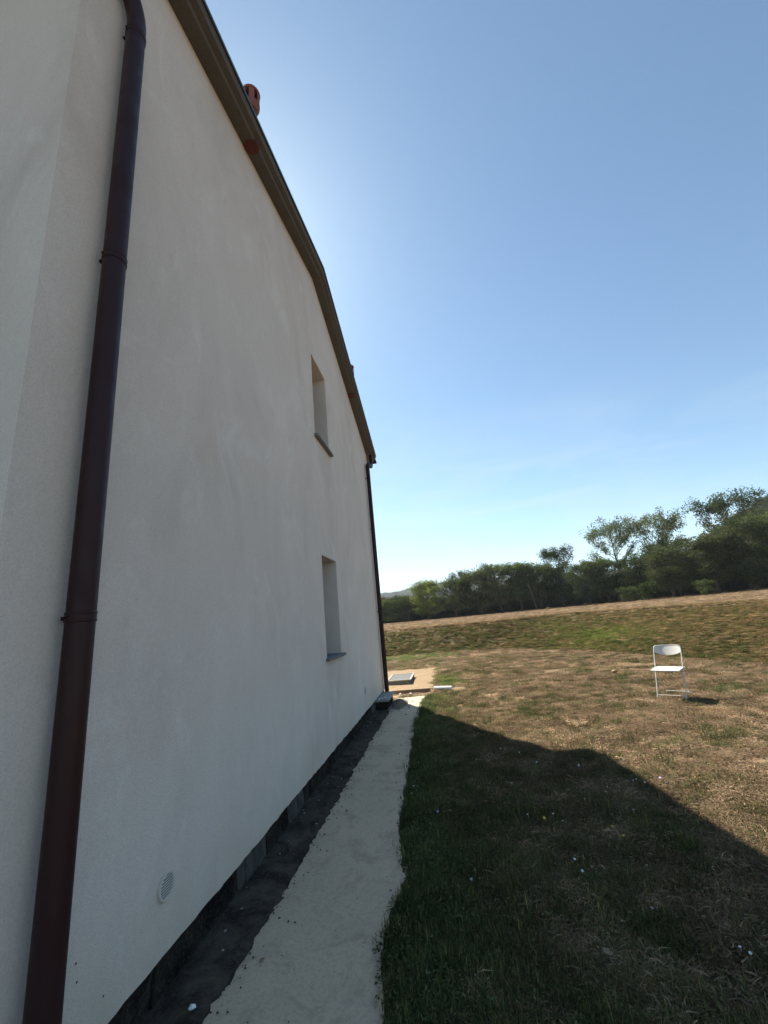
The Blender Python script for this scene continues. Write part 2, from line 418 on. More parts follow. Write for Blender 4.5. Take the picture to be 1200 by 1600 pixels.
# ragged plaster foot
ys = np.arange(Y0, Y1+1e-6, .04); ys[-1] = Y1
foot = BASE + .005*(fbm(ys*1.3, ys*0, 61)-.5)*2 + .006*(vnoise(ys*17, ys*0, 62)-.5)*2
for i in range(len(ys)-1):
    a, b = ys[i], ys[i+1]
    quad(wp(a, foot[i]), wp(b, foot[i+1]), wp(b, .30), wp(a, .30))
    w.add([(WX, a, foot[i]), (WX, b, foot[i+1]), (WX-.06, b, foot[i+1]), (WX-.06, a, foot[i])], [(0, 3, 2, 1)])
nsplit(Y0, WIN[0], cst(.30), soff); nsplit(WIN[1], Y1, cst(.30), soff)
nsplit(*WIN, cst(.30), cst(LOW[0])); nsplit(*WIN, cst(LOW[1]), cst(UPP[0]))
w.add([wp(WIN[0], UPP[1]), wp(WIN[1], UPP[1]), wp(WIN[1], soff(WIN[1])), wp(AP, APZ), wp(WIN[0], soff(WIN[0]))], [(0, 1, 2, 3, 4)])
for z0, z1 in (LOW, UPP):       # reveals
    a, b = WIN; x1 = WX-REV
    w.add([(WX, a, z0), (x1, a, z0), (x1, a, z1), (WX, a, z1)], [(0, 1, 2, 3)])
    w.add([(WX, b, z0), (x1, b, z0), (x1, b, z1), (WX, b, z1)], [(0, 1, 2, 3)])
    w.add([(WX, a, z1), (WX, b, z1), (x1, b, z1), (x1, a, z1)], [(0, 1, 2, 3)])
    w.add([(WX, a, z0), (WX, b, z0), (x1, b, z0), (x1, a, z0)], [(0, 1, 2, 3)])
gw = link('wall', (lambda me: (me.from_pydata(w.v, [], w.f), me.update(), me)[2])(bpy.data.meshes.new('gable_wall')), M['stucco'], house)
gw.location = -house.location; gw['label'] = 'white rendered gable wall with two small windows'
xe = WX-DEPTH
part('wall', MB().add([(WX, Y0, .0), (xe, Y0, .0), (xe, Y0, soff(Y0)), (WX, Y0, soff(Y0))], [(0, 1, 2, 3)]), M['stucco'], label='white rendered wall left of the house corner')
part('wall', MB().add([(WX, Y1, .19), (xe, Y1, .19), (xe, Y1, soff(Y1)), (WX, Y1, soff(Y1))], [(0, 1, 2, 3)]), M['stucco'])
part('wall', MB().add([(xe, Y0, 0), (xe, Y1, 0), (xe, Y1, soff(Y1)), (xe, AP, APZ), (xe, Y0, soff(Y0))], [(0, 1, 2, 3, 4)]), M['stucco'])
part('plinth', MB().box((xe+.1, Y0+.06, -.1), (WX-.055, Y1-.05, .24)), M['felt'])
# membrane strips on the plinth
y = Y0+.06; k = 0
while y < Y1-.08:
    L = random.choice([.09, .14, .24, .36, .55, .75]); L = min(L, Y1-.06-y)
    t_ = .004 + .006*(k % 2) + random.uniform(0, .003)
    sk = random.uniform(-.07, .05); sk2 = random.uniform(-.05, .07); x0 = WX-.054; x1 = x0+t_+.002
    mb = MB().add([(x0, y-.01, -.06), (x0, y+L+.012+sk2, -.06), (x0, y+L+.012, .20), (x0, y-.01+sk, .20),
                   (x1+random.uniform(0, .008), y-.01, -.06), (x1+.004, y+L+.012+sk2, -.06), (x1, y+L+.012, .20), (x1, y-.01+sk, .20)],
                  [(0, 1, 2, 3), (4, 7, 6, 5), (0, 4, 5, 1), (1, 5, 6, 2), (2, 6, 7, 3), (3, 7, 4, 0)])
    part('membrane_strip', mb, M['feltg'] if (L < .3 and random.random() < .75) else M['felt'])
    y += L; k += 1
# windows
for (z0, z1), lab in ((LOW, 'narrow ground floor window opening with grey stone sill'), (UPP, 'narrow upper window opening with grey stone sill')):
    a, b = WIN; x1 = WX-REV+.06
    wn = empty('window', (0, 0, 0), 0, house); wn.location = Vector((WX, (a+b)/2, z0))-Vector(house.location); wn['label'] = lab
    f = MB()
    f.box((x1-.05, a+.002, z0+.002), (x1, a+.062, z1-.002)).box((x1-.05, b-.062, z0+.002), (x1, b-.002, z1-.002))
    f.box((x1-.05, a+.064, z0+.002), (x1, b-.064, z0+.062)).box((x1-.05, a+.064, z1-.062), (x1, b-.064, z1-.002))
    f.box((x1-.045, a+.064, (z0+z1)/2-.02), (x1-.005, b-.064, (z0+z1)/2+.02))
    part('frame', f, M['frame'], wn)
    part('pane', MB().box((x1-.032, a+.06, z0+.06), (x1-.022, b-.06, z1-.06)), M['glass'], wn)
    part('sill', MB().bevbox((WX-REV+.08, a-.002+.004, z0+.001), (WX+.055, b-.002, z0+.036), .004).bevbox((WX+.003, a-.05, z0-.0), (WX+.052, b+.06, z0+.034), .004), M['sill'], wn)
# roof slab
OV = .20
def section(y, dz=0):           # closed profile in x at a given y
    z = soff(y)+dz
    return [(WX-.02, z), (WX+.125, z), (WX+.135, z+.035), (WX+.185, z+.05), (WX+OV-.005, z+.115), (WX+OV-.005, z+.15), (xe-OV, z+.15), (xe-OV, z), ]
YE0, YE1 = .84, 9.50
rf = MB(); secs = [YE0, 2.0, 3.1, 4.2, AP, 6.2, 7.3, 8.4, YE1]; n = len(section(1))
for yy in secs: rf.v += [(x, yy, z) for x, z in section(yy)]
for i in range(len(secs)-1):
    for k in range(n): rf.f.append((i*n+k, i*n+(k+1) % n, (i+1)*n+(k+1) % n, (i+1)*n+k))
rf.f.append(tuple(range(n))); rf.f.append(tuple((len(secs)-1)*n+k for k in reversed(range(n))))
roof = part('roof', rf, M['slab'], label='brownish concrete roof slab with dark metal edge')
fl = MB()
for a, b in zip(secs[:-1], secs[1:]):
    def fp(y_, dx, dz): return (WX+OV+dx, y_, soff(y_)+dz)
    fl.add([fp(a, .012, .125), fp(b, .012, .125), fp(b, .012, .162), fp(a, .012, .162), fp(a, -.004+.001, .125), fp(b, -.003, .125), fp(b, -.25, .166), fp(a, -.25, .166)],
           [(0, 1, 2, 3), (0, 4, 5, 1), (3, 2, 6, 7)])
part('edge_flashing', fl, M['flash'], roof)
tl = MB()
for s_ in (-1, 1):
    for i in range(11):
        d0 = i*.4; d1 = d0+.45
        if s_ < 0: ya, yb = AP-d0, max(AP-d1, YE0-.03)
        else: ya, yb = AP+d0, min(AP+d1, YE1+.03)
        if (s_ < 0 and ya <= YE0) or (s_ > 0 and ya >= YE1): break
        za, zb = soff(ya)+.17, soff(yb)+.185
        tl.add([(WX+OV-.1, ya, za), (xe-OV, ya, za), (xe-OV, yb, zb), (WX+OV-.1, yb, zb), (WX+OV-.1, yb, zb-.02), (xe-OV, yb, zb-.02)], [(0, 1, 2, 3), (3, 2, 5, 4)])
part('tile_cover', tl, M['terra'], roof)
# vent stacks through the verge
def vent_stack(y, lab, tall):
    x = WX+.078; z0 = soff(y)-.012; top = z0+tall
    e = empty('vent_stack', (0, 0, 0), 0, house); e.location = Vector((x, y, z0))-Vector(house.location); e['label'] = lab
    r = .062
    part('pipe', MB().tube([(x, y, z0), (x, y, top-.12)], r, 20), M['redpipe'], e, 'auto')
    part('rim', MB().tube([(x, y, z0-.006), (x, y, z0+.02)], r+.012, 20), M['redpipe'], e, 'auto')
    part('collar', MB().tube([(x, y, z0+.19), (x, y, z0+.25), (x, y, z0+.33)], [.10, .085, .064], 20), M['terra'], e, 'auto')
    # hood: flared head with oval side openings and domed lid
    hb = MB(); nn = 24; z1, z2 = top-.20, top-.03
    prof = [(z1-.06, .066), (z1-.01, .088), (z1+.02, .092)]
    hb.tube([(x, y, p[0]) for p in prof], [p[1] for p in prof], nn)
    for k in range(6):
        a0 = 2*math.pi*(k-.30)/6; pts = []
        for q in range(4):
            a = a0+q*(2*math.pi*.6/6)/3
            pts.append((x+.09*math.cos(a), y+.09*math.sin(a)))
        for q in range(3):
            (xa, ya), (xb, yb) = pts[q], pts[q+1]
            hb.add([(xa, ya, z1+.02), (xb, yb, z1+.02), (xb, yb, z2), (xa, ya, z2)], [(0, 1, 2, 3)])
    part('hood', hb, M['terra'], e)
    part('core', MB().tube([(x, y, z1), (x, y, z2)], .055, 16), M['dark'], e, 'auto')
    part('cap', MB().tube([(x, y, z2-.004), (x, y, z2+.02), (x, y, z2+.045), (x, y, z2+.055)], [.094, .098, .075, .02], nn), M['terra'], e, 'auto')
vent_stack(2.94, 'terracotta vent stack with slotted cap standing near the top of the near roof slope', .77)
vent_stack(7.50, 'small dark vent stack low on the far roof slope', .70)
# gutters
def half_gutter(yc, zc):
    g = MB(); r = .075; nn = 10; xs = [WX+OV-.01, xe-OV]
    for x in xs:
        for k in range(nn+1):
            a = math.pi+math.pi*k/nn; g.v.append((x, yc+r*math.cos(a), zc+r*math.sin(a)))
    for k in range(nn): g.f.append((k, k+1, nn+2+k, nn+1+k))
    g.f.append(tuple(range(nn+1)))
    return part('gutter', g, M['brown'], house, True)
half_gutter(YE1+.07, soff(YE1)+.06); half_gutter(YE0-.07, soff(YE0)+.06)
# downpipes
def downpipe(lab, path, r, clamps, foot_z):
    e = empty('downpipe', (0, 0, 0), 0, house); e.location = Vector(path[0])-Vector(house.location); e['label'] = lab
    part('pipe', MB().tube(path, r, 28), M['brown'], e, 'auto')
    px, py = path[0][0], path[0][1]
    for z in clamps:
        c = MB()
        for dz in (-.014, .014):
            c.tube([(px, py, z+dz-.006), (px, py, z+dz-.003), (px, py, z+dz+.003), (px, py, z+dz+.006)], [r+.0005, r+.0035, r+.0035, r+.0005], 28, False)
        c.tube([(px, py, z-.009), (px, py, z+.009)], r+.0015, 28, False)
        c.bevbox((WX-.01, py-.007-.01, z-.007), (px, py+.007-.01, z+.007), .002)
        c.tube([(px-.02, py-r+.004, z-.001), (px-.02, py-r-.006, z-.001)], .004, 8)
        part('clamp', c, M['brown'], e, 'auto')
    return e
def bend(p0, p1, p2, n=8):
    p0, p1, p2 = map(np.array, (p0, p1, p2)); return [tuple((1-t)**2*p0+2*t*(1-t)*p1+t*t*p2) for t in np.linspace(0, 1, n)]
PX = WX+.07
near = [(PX, 1.432, -.06), (PX, 1.432, 1.2), (PX, 1.432, 3.4)] + bend((PX, 1.432, 5.08), (PX, 1.432, 5.22), (PX-.01, 1.33, 5.32)) + bend((PX-.02, .95, 5.62), (PX-.02, .80, 5.74), (PX-.02, .77, 5.9), 6)
downpipe('dark brown downpipe on the gable wall beside the near corner', near, .0495, (EYE+.12, EYE+1.815, EYE+3.45), 0)
FY = 8.85
far = [(PX, FY, .18), (PX, FY, 2.2), (PX, FY, 4.95)] + bend((PX, FY, 5.03), (PX, FY, 5.12), (PX+.02, FY+.10, 5.14), 6) + bend((PX+.03, FY+.30, 5.16), (PX+.03, FY+.42, 5.17), (PX+.03, FY+.43, 5.51), 6)
downpipe('dark brown downpipe at the far corner of the gable wall', far, .045, (EYE+.2, EYE+2.0, EYE+3.2), 0)
# round wall vents
def wall_vent(y, z, r, lab):
    e = empty('wall_vent', (0, 0, 0), 0, house); e.location = Vector((WX, y, z))-Vector(house.location); e['label'] = lab
    nn = 40; v = MB(); prof = [(r, .001), (r, .007), (r*.96, .011), (r*.82, .011), (r*.78, .009), (r*.78, .003)]
    for rr, xx in prof:
        for k in range(nn):
            a = 2*math.pi*k/nn; v.v.append((WX+xx, y+rr*math.cos(a), z+rr*math.sin(a)))
    for i in range(len(prof)-1):
        for k in range(nn): v.f.append((i*nn+k, i*nn+(k+1) % nn, (i+1)*nn+(k+1) % nn, (i+1)*nn+k))
    part('ring', v, M['ventw'], e, 'auto')
    d = MB(); d.v = [(WX+.0035, y+r*.77*math.cos(2*math.pi*k/nn), z+r*.77*math.sin(2*math.pi*k/nn)) for k in range(nn)]; d.f = [tuple(range(nn))]
    part('backing', d, M['dark'], e)
    ns = 8
    for i in range(ns):
        zz = z+r*.76*(-1+2*(i+.5)/ns); hw = math.sqrt(max(0, (r*.76)**2-(zz-z)**2))
        h = r*.76*2/ns
        s = MB().add([(WX+.010, y-hw, zz-h*.26), (WX+.010, y+hw, zz-h*.26), (WX+.009, y+hw, zz+h*.20), (WX+.009, y-hw, zz+h*.20),
                      (WX+.0075, y-hw, zz-h*.26), (WX+.0075, y+hw, zz-h*.26), (WX+.0065, y+hw, zz+h*.20), (WX+.0065, y-hw, zz+h*.20)],
                     [(0, 1, 2, 3), (7, 6, 5, 4), (0, 4, 5, 1), (3, 2, 6, 7), (0, 3, 7, 4), (1, 5, 6, 2)])
        part('slat', s, M['ventw'], e)
wall_vent(2.107, .462, .058, 'round white louvred vent near the downpipe')
wall_vent(7.01, .50, .058, 'round white louvred vent near the far end of the wall')
for (yy, zz) in ((1.62, .49), (1.63, .43), (1.76, .30)):
    d = MB().tube([(WX-.004, yy, zz), (WX+.0015, yy, zz)], .0035, 8); part('anchor_hole', d, M['dark'])

# ------------------------------------------------------------------ path and channel
def path_mesh():
    ys = np.arange(-3.5, 9.0, .035); m = MB(); cols = 9
    le = -1.215 - .03*(fbm(ys*.8, ys*0, 71)-.5)*2 + .022*(fbm(ys*7, ys*0, 72)-.5)*2 + .012*(vnoise(ys*30, ys*0, 73)-.5)*2
    re = path_right(ys) + .03*(fbm(ys*2.2, ys*0, 74)-.5)*2 + .012*(vnoise(ys*18, ys*0, 75)-.5)*2
    for i, yy in enumerate(ys):
        yy2 = yy
        row = []
        for c in range(cols):
            t = c/(cols-1); x = le[i]*(1-t)+re[i]*t
            z = .012 + .008*(float(fbm(np.array(x*1.7), np.array(yy*1.7), 76))-.5)
            if c == 0: z -= .004
            if i == len(ys)-1: yy2 = yy + .15*(float(vnoise(np.array(x*3), np.array(1.), 77))-.5)
            row.append((x, yy2, z))
        row.insert(0, (le[i]+.006, yy2, -.09)); row.append((re[i]+.004, yy2, -.09)); m.v += row
    k = cols+2
    for i in range(len(ys)-1):
        for c in range(k-1): m.f.append((i*k+c, i*k+c+1, (i+1)*k+c+1, (i+1)*k+c))
    m.f.append(tuple((len(ys)-1)*k+c for c in range(k)))
    return m
tag(path_mesh().build('path', M['path'], None, 'auto'), kind='structure')
chan = empty('drain_channel', (WX, 5, 0)); tag(chan, kind='structure')
y = Y0-.3; k = 0
while y < 8.15:
    L = random.uniform(.62, 1.05); n1, n2 = 7, 6; m = MB()
    for i in range(n1+1):
        for j in range(n2+1):
            t = i/n1; u = j/n2; x = -1.50+.33*u; yy = y+t*(L+.06)+.02*math.sin(u*5+k)
            z = .012-.022*u + .010*t*(1 if k % 2 else .6) + .005*float(fbm(np.array(x*9), np.array(yy*5), 81+k))
            if t == 1: z += .014
            if u > .86: z -= .012
            m.v.append((x, yy, z))
    for i in range(n1):
        for j in range(n2):
            a = i*(n2+1)+j; m.f.append((a, a+1, a+n2+2, a+n2+1))
    base = len(m.v); m.v += [(p[0], p[1], p[2]-.006) for p in m.v]
    for j in range(n2): a = n1*(n2+1)+j; m.f.append((a, a+1, a+1+base, a+base)); m.f.append((j, j+base, j+1+base, j+1))
    part('felt_sheet', m, M['floorfelt'], chan, True)
    y += L; k += 1

# ------------------------------------------------------------------ loose stones (stuff) and named bits
def rock(m, x, y, z, s, fl=.7):
    vs = []
    for a, b, c in ((1, 0, 0), (-1, 0, 0), (0, 1, 0), (0, -1, 0), (0, 0, 1), (0, 0, -1), (.7, .7, .3), (-.7, .6, .4), (.6, -.7, .4), (-.6, -.7, .2)):
        r = random.uniform(.65, 1.1)*s; vs.append((x+a*r, y+b*r, z+c*r*fl))
    m.add(vs, [(4, 6, 7), (4, 7, 9), (4, 9, 8), (4, 8, 6), (6, 2, 7), (7, 1, 9), (9, 3, 8), (8, 0, 6), (6, 0, 2), (7, 2, 1), (9, 1, 3), (8, 3, 0), (5, 2, 0), (5, 1, 2), (5, 3, 1), (5, 0, 3)])
cr = MB(); gv = MB()
for i in range(480):
    yy = 1.3+7.2*random.random(); d = random.expovariate(22)
    rock(cr, -1.205+d+random.uniform(-.03, .0), yy, .017, random.uniform(.0025, .008))
for i in range(34):
    rock(cr, random.uniform(-1.18, -.65), random.uniform(2.0, 8.5), .017, random.uniform(.003, .010))
for i in range(220):
    rock(gv, random.gauss(-1.10, .11), random.gauss(8.35, .28), .02, random.uniform(.004, .022))
for i in range(45):
    rock(gv, random.uniform(-1.46, -1.24), random.uniform(1.3, 8.1), .018, random.uniform(.003, .011))
tag(cr.build('tar_crumbs', M['stoned']), 'dark tar crumbs scattered along the path edge', 'crumbs', kind='stuff')
tag(gv.build('gravel', M['stone']), 'loose grey gravel around the drain box and in the channel', 'gravel', kind='stuff')
def one_rock(name, p, s, mat, lab, cat, group=None):
    m = MB(); rock(m, 0, 0, 0, s); o = m.build(name, mat); o.location = p; tag(o, lab, cat, group); return o
one_rock('pebble', (-1.30, 2.10, .022), .017, M['foam'], 'white pebble lying in the black channel near the camera', 'pebble')
one_rock('dirt_clod', (3.48, 10.21, .03), .07, M['deadleaf'], 'dark clod of earth on the lawn left of the chair', 'clod')
def leaf_obj(name, p, s, mat, lab, rz):
    m = MB().add([(-.5, 0, 0), (-.2, -.28, .06), (.2, -.25, .1), (.55, 0, .02), (.2, .25, .14), (-.2, .28, .1), (0, 0, -.02)],
                 [(0, 1, 6), (1, 2, 6), (2, 3, 6), (3, 4, 6), (4, 5, 6), (5, 0, 6)])
    o = m.build(name, mat); o.location = p; o.scale = (s, s, s); o.rotation_euler = (0, 0, rz); tag(o, lab, 'leaf'); return o
leaf_obj('fallen_leaf', (-1.10, 2.36, .020), .030, M['deadleaf'], 'small brown leaf lying on the concrete path', .8)
leaf_obj('fallen_leaf', (.52, 2.39, .035), .055, M['paleleaf'], 'pale dry leaf lying in the shaded grass', 2.1)

# ------------------------------------------------------------------ things by the far corner
db = empty('drain_box', (-1.36, 8.35, 0)); tag(db, 'low grey box with flat lid at foot of far downpipe', 'drain box')
m = MB().bevbox((-1.535, 8.02, .005), (-1.26, 8.78, .135), .008); part('body', m, M['felt'], db)
m = MB().bevbox((-1.545, 7.97, .138), (-1.225, 8.83, .178), .006); part('lid', m, simple('lid_grey', (.27, .285, .255), .85, .25, 12, .3), db)
for i, (x, yy) in enumerate(((-1.36, 8.08), (-1.30, 8.11), (-1.33, 8.20), (-1.41, 8.05))):
    one_rock('pebble', (x, yy, .188), .016+.004*(i % 2), M['foam'], 'white pebble lying on the lid of the grey drain box', 'pebble', 'pebbles on the drain box lid')
sp = MB(); nn = 22
A, B = np.meshgrid(np.linspace(-1, 1, nn), np.linspace(-1, 1, nn), indexing='ij')
hh = .07*np.clip(1-(A**2+B**2), 0, 1)*(.4+1.2*fbm(A*3, B*3, 91))-.004
pm = grid_mesh('soil_pile', -1.09+.17*A, 8.38+.48*B, .008+hh)
M['pile'] = simple('pile_soil', (.13, .10, .068), .95, .4, 25, .6, .012)
tag(link('soil_pile', pm, M['pile']), 'small heap of brown soil beside the drain box', 'soil')
sb = empty('concrete_cover', (-1.40, 11.55, 0)); tag(sb, 'square grey concrete cover slab lying on bare sandy ground', 'cover slab')
part('base', MB().bevbox((-1.70, 11.02, -.03), (-1.10, 12.20, .055), .006), M['greyc'], sb)
fr = MB()
for a, b in (((-1.72, 11.0, .057), (-1.08, 11.05, .085)), ((-1.72, 12.17, .057), (-1.08, 12.22, .085)), ((-1.72, 11.052, .057), (-1.67, 12.168, .085)), ((-1.13, 11.052, .057), (-1.08, 12.168, .085))): fr.bevbox(a, b, .004)
part('rim', fr, simple('rim_concrete', (.30, .275, .23), .9, .2, 15, .3), sb); part('panel', MB().bevbox((-1.665, 11.057, .057), (-1.135, 12.163, .076), .004), M['greyc'], sb)
pk = MB().bevbox((0, -.014, 0), (.86, .014, .075), .003).build('plank', M['wood']); pk.location = (-1.40, 9.66, -.02); pk.rotation_euler = (0.06, 0, .01)
tag(pk, 'narrow weathered board on edge across the end of the path', 'plank')
wb = MB().bevbox((-.2, -.06, 0), (.2, .06, .05), .006).build('white_block', M['foam']); wb.location = (-.28, 9.70, .01); wb.rotation_euler = (0, 0, -.35)
tag(wb, 'white oblong block lying at the edge of the grass', 'block')
for x, yy in ((-1.18, 9.36), (-.96, 9.34)):
    one_rock('stone', (x, yy, .02), .04, M['foam'], 'pale stone on the sandy ground before the board', 'stone', 'pale stones by the board')

# ------------------------------------------------------------------ folding chair
def folding_chair():
    # local: +x right seen from the front, -y front, z up
    e = empty('folding_chair', (3.415, 7.61, -.005), 0)
    tag(e, 'white metal folding chair standing alone on the dry lawn', 'chair')
    W_ = .205; r = .0078
    def P(name, mb, mat=M['white'], sm='auto', par=e): return mb.build(name, mat, par, sm)
    fy, ty = -.20, .20; H = .78
    def post(z): return fy+(ty-fy)*z/H
    for s in (-1, 1):
        P('front_leg', MB().tube([(s*W_, fy, 0), (s*W_, post(.42), .42), (s*W_, post(.66), .66), (s*W_*.99, post(.745), .745)] + bend((s*W_*.985, post(.755), .755), (s*W_*.97, post(.80), .80), (s*W_*.80, post(.805), .805), 6), r, 10))
        P('rear_leg', MB().tube([(s*(W_-.026), .22, 0), (s*(W_-.026), .0, .30), (s*(W_-.026), -.095, .43)], r*.9, 10))
        P('foot', MB().tube([(s*W_, fy-.003, -.004), (s*W_, fy+.006, .03)], r*1.35, 10)); P('foot', MB().tube([(s*(W_-.026), .223, -.004), (s*(W_-.026), .208, .03)], r*1.3, 10))
    P('crossbar', MB().tube([(-W_, post(.035), .035), (W_, post(.035), .035)], r*.8, 8))
    P('crossbar', MB().tube([(-W_+.026, .20, .035), (W_-.026, .20, .035)], r*.8, 8))
    # seat: shallow dished pan with rolled front
    n1, n2 = 12, 10; m = MB()
    for i in range(n1+1):
        for j in range(n2+1):
            u = i/n1*2-1; t = j/n2; x = u*(.205+.0*t); yy = -.235+.40*t
            z = .452-.010*(1-u*u)*math.sin(math.pi*min(1, t*1.1))-.006*(1-t)**6*2
            m.v.append((x, yy, z))
    for i in range(n1):
        for j in range(n2): a = i*(n2+1)+j; m.f.append((a, a+1, a+n2+2, a+n2+1))
    b0 = len(m.v); m.v += [(p[0], p[1], p[2]-.016) for p in m.v]
    for i in range(n1):
        for j in range(n2): a = b0+i*(n2+1)+j; m.f.append((a, a+n2+1, a+n2+2, a+1))
    edge = [i*(n2+1) for i in range(n1+1)] + [n1*(n2+1)+j for j in range(1, n2+1)] + [i*(n2+1)+n2 for i in range(n1-1, -1, -1)] + [j for j in range(n2-1, 0, -1)]
    for a, b in zip(edge, edge[1:]+edge[:1]): m.f.append((a, b, b+b0, a+b0))
    P('seat', m)
    # backrest: curved sheet, rounded top, belly-shaped lower edge
    m = MB(); n1, n2 = 18, 5
    for i in range(n1+1):
        u = i/n1*2-1; zt = .805-.022*abs(u)**12; zb = .700-.055*(1-u*u)**.8+.0
        for j in range(n2+1):
            t = j/n2; z = zb+(zt-zb)*t; m.v.append((u*.202, post(z)+.035*(1-u*u), z))
    for i in range(n1):
        for j in range(n2): a = i*(n2+1)+j; m.f.append((a, a+1, a+n2+2, a+n2+1))
    b0 = len(m.v); m.v += [(p[0], p[1]+.006, p[2]) for p in m.v]
    for i in range(n1):
        for j in range(n2): a = b0+i*(n2+1)+j; m.f.append((a, a+n2+1, a+n2+2, a+1))
    edge = [i*(n2+1) for i in range(n1+1)] + [n1*(n2+1)+j for j in range(1, n2+1)] + [i*(n2+1)+n2 for i in range(n1-1, -1, -1)] + [j for j in range(n2-1, 0, -1)]
    for a, b in zip(edge, edge[1:]+edge[:1]): m.f.append((a, b, b+b0, a+b0))
    P('backrest', m)
    rim = [(u*.204, post(.805-.022*abs(u)**6)+.035*(1-u*u)+.003, .806-.022*abs(u)**6) for u in np.linspace(-1, 1, 17)]
    P('back_rail', MB().tube(rim, r*.8, 8))
    fx = np.array([.77, -.64]); e.rotation_euler = (0, 0, math.atan2(fx[1], fx[0])); e.scale = (.95, .95, .92); return e
folding_chair()

# ------------------------------------------------------------------ plants
def set_blade(me, vals):
    a = me.attributes.new('blade', 'FLOAT_COLOR', 'POINT'); v = np.ones((len(me.vertices), 4), np.float32); v[:, :3] = vals; a.data.foreach_set('color', v.ravel())
def blade_tuft(name, seed, n, h0, h1, rad, lean, wid, dry):
    r = np.random.default_rng(seed); co = []; f = []; col = []
    for i in range(n):
        a = r.uniform(0, 2*math.pi); d = rad*math.sqrt(r.uniform()); bx, by = d*math.cos(a), d*math.sin(a)
        h = r.uniform(h0, h1); la = r.uniform(0, 2*math.pi); ln = min(1.52, abs(r.normal(lean, .38))); w_ = wid*r.uniform(.7, 1.3)
        ex, ey = math.cos(la), math.sin(la); px, py = -ey*w_/2, ex*w_/2
        b = len(co); segs = ((0, 0, 1), (.45*ln*h, .5*h*math.cos(ln*.6), .9), (1.0*math.sin(min(1.5, ln))*h, h*max(.08, math.cos(min(1.45, ln))), .15))
        for k, (o, z, ww) in enumerate(segs):
            co += [(bx+ex*o-px*ww, by+ey*o-py*ww, z), (bx+ex*o+px*ww, by+ey*o+py*ww, z)]
        f += [(b, b+1, b+3, b+2), (b+2, b+3, b+5, b+4)]
        if r.uniform() < dry: c = np.array([1.75, 1.40, 1.15])*r.uniform(.6, 1.4)
        else: c = np.array([1, 1, 1])*r.uniform(.6, 1.35)
        col += [c]*6
    me = np_mesh(name, np.array(co), np.array(f)); set_blade(me, np.array(col)); me.materials.append(M['grass'])
    return bpy.data.objects.new(name, me)
def leafy(name, seed, n, h0, h1, rad, size):
    r = np.random.default_rng(seed); co = []; f = []; col = []
    for i in range(n):
        a = r.uniform(0, 2*math.pi); d = rad*math.sqrt(r.uniform()); h = r.uniform(h0, h1)
        s = size*r.uniform(.6, 1.3); nrm = np.array([r.normal(0, .5), r.normal(0, .5), 1]); nrm /= np.linalg.norm(nrm)
        u = np.cross(nrm, [math.cos(a), math.sin(a), .1]); u /= np.linalg.norm(u); v = np.cross(nrm, u); c0 = np.array([d*math.cos(a), d*math.sin(a), h])
        b = len(co); co += [c0-v*s, c0+u*s*.5, c0+v*s*.9, c0-u*s*.5]; f.append((b, b+1, b+2, b+3)); col += [np.array([1, 1, 1])*r.uniform(.6, 1.4)]*4
    me = np_mesh(name, np.array(co), np.array(f)); set_blade(me, np.array(col)); me.materials.append(M['grass'])
    return bpy.data.objects.new(name, me)
def proto_collection(name, objs):
    c = bpy.data.collections.new(name)
    for i, o in enumerate(objs): o.name = '%s_%02d' % (name, i); c.objects.link(o)
    return c
def litter(name, seed, n, rad, l0, l1, wid):
    r = np.random.default_rng(seed); co = []; f = []; col = []
    for i in range(n):
        a = r.uniform(0, 6.28); d = rad*math.sqrt(r.uniform()); c0 = np.array([d*math.cos(a), d*math.sin(a), r.uniform(.004, .022)])
        b = r.uniform(0, 6.28); u = np.array([math.cos(b), math.sin(b), r.normal(0, .22)])*r.uniform(l0, l1)/2; v = np.array([-math.sin(b), math.cos(b), r.normal(0, .4)])*wid*r.uniform(.6, 1.5)/2
        k = np.array([0, 0, r.uniform(0, .008)]); q = len(co); co += [c0-u-v, c0-u+v, c0+k+v, c0+k-v, c0+u+v*.3, c0+u-v*.3]; f += [(q, q+1, q+2, q+3), (q+3, q+2, q+4, q+5)]
        col += [np.array([1, 1, 1])*r.uniform(.45, 1.6)]*6
    me = np_mesh(name, np.array(co), np.array(f)); set_blade(me, np.array(col)); me.materials.append(M['grass']); return bpy.data.objects.new(name, me)
lawn_c = proto_collection('tuft', [blade_tuft('t', 1, 56, .02, .070, .055, .70, .0030, .22), blade_tuft('t', 2, 56, .02, .06, .06, 1.0, .0030, .30),
                                   blade_tuft('t', 3, 46, .012, .06, .07, 1.25, .0028, .50), litter('t', 4, 64, .085, .02, .075, .0034),
                                   leafy('t', 5, 60, .008, .040, .06, .0065), leafy('t', 6, 56, .006, .035, .07, .0075),
                                   leafy('t', 7, 90, .01, .13, .075, .014), blade_tuft('t', 8, 40, .05, .15, .06, .75, .0050, .45)])
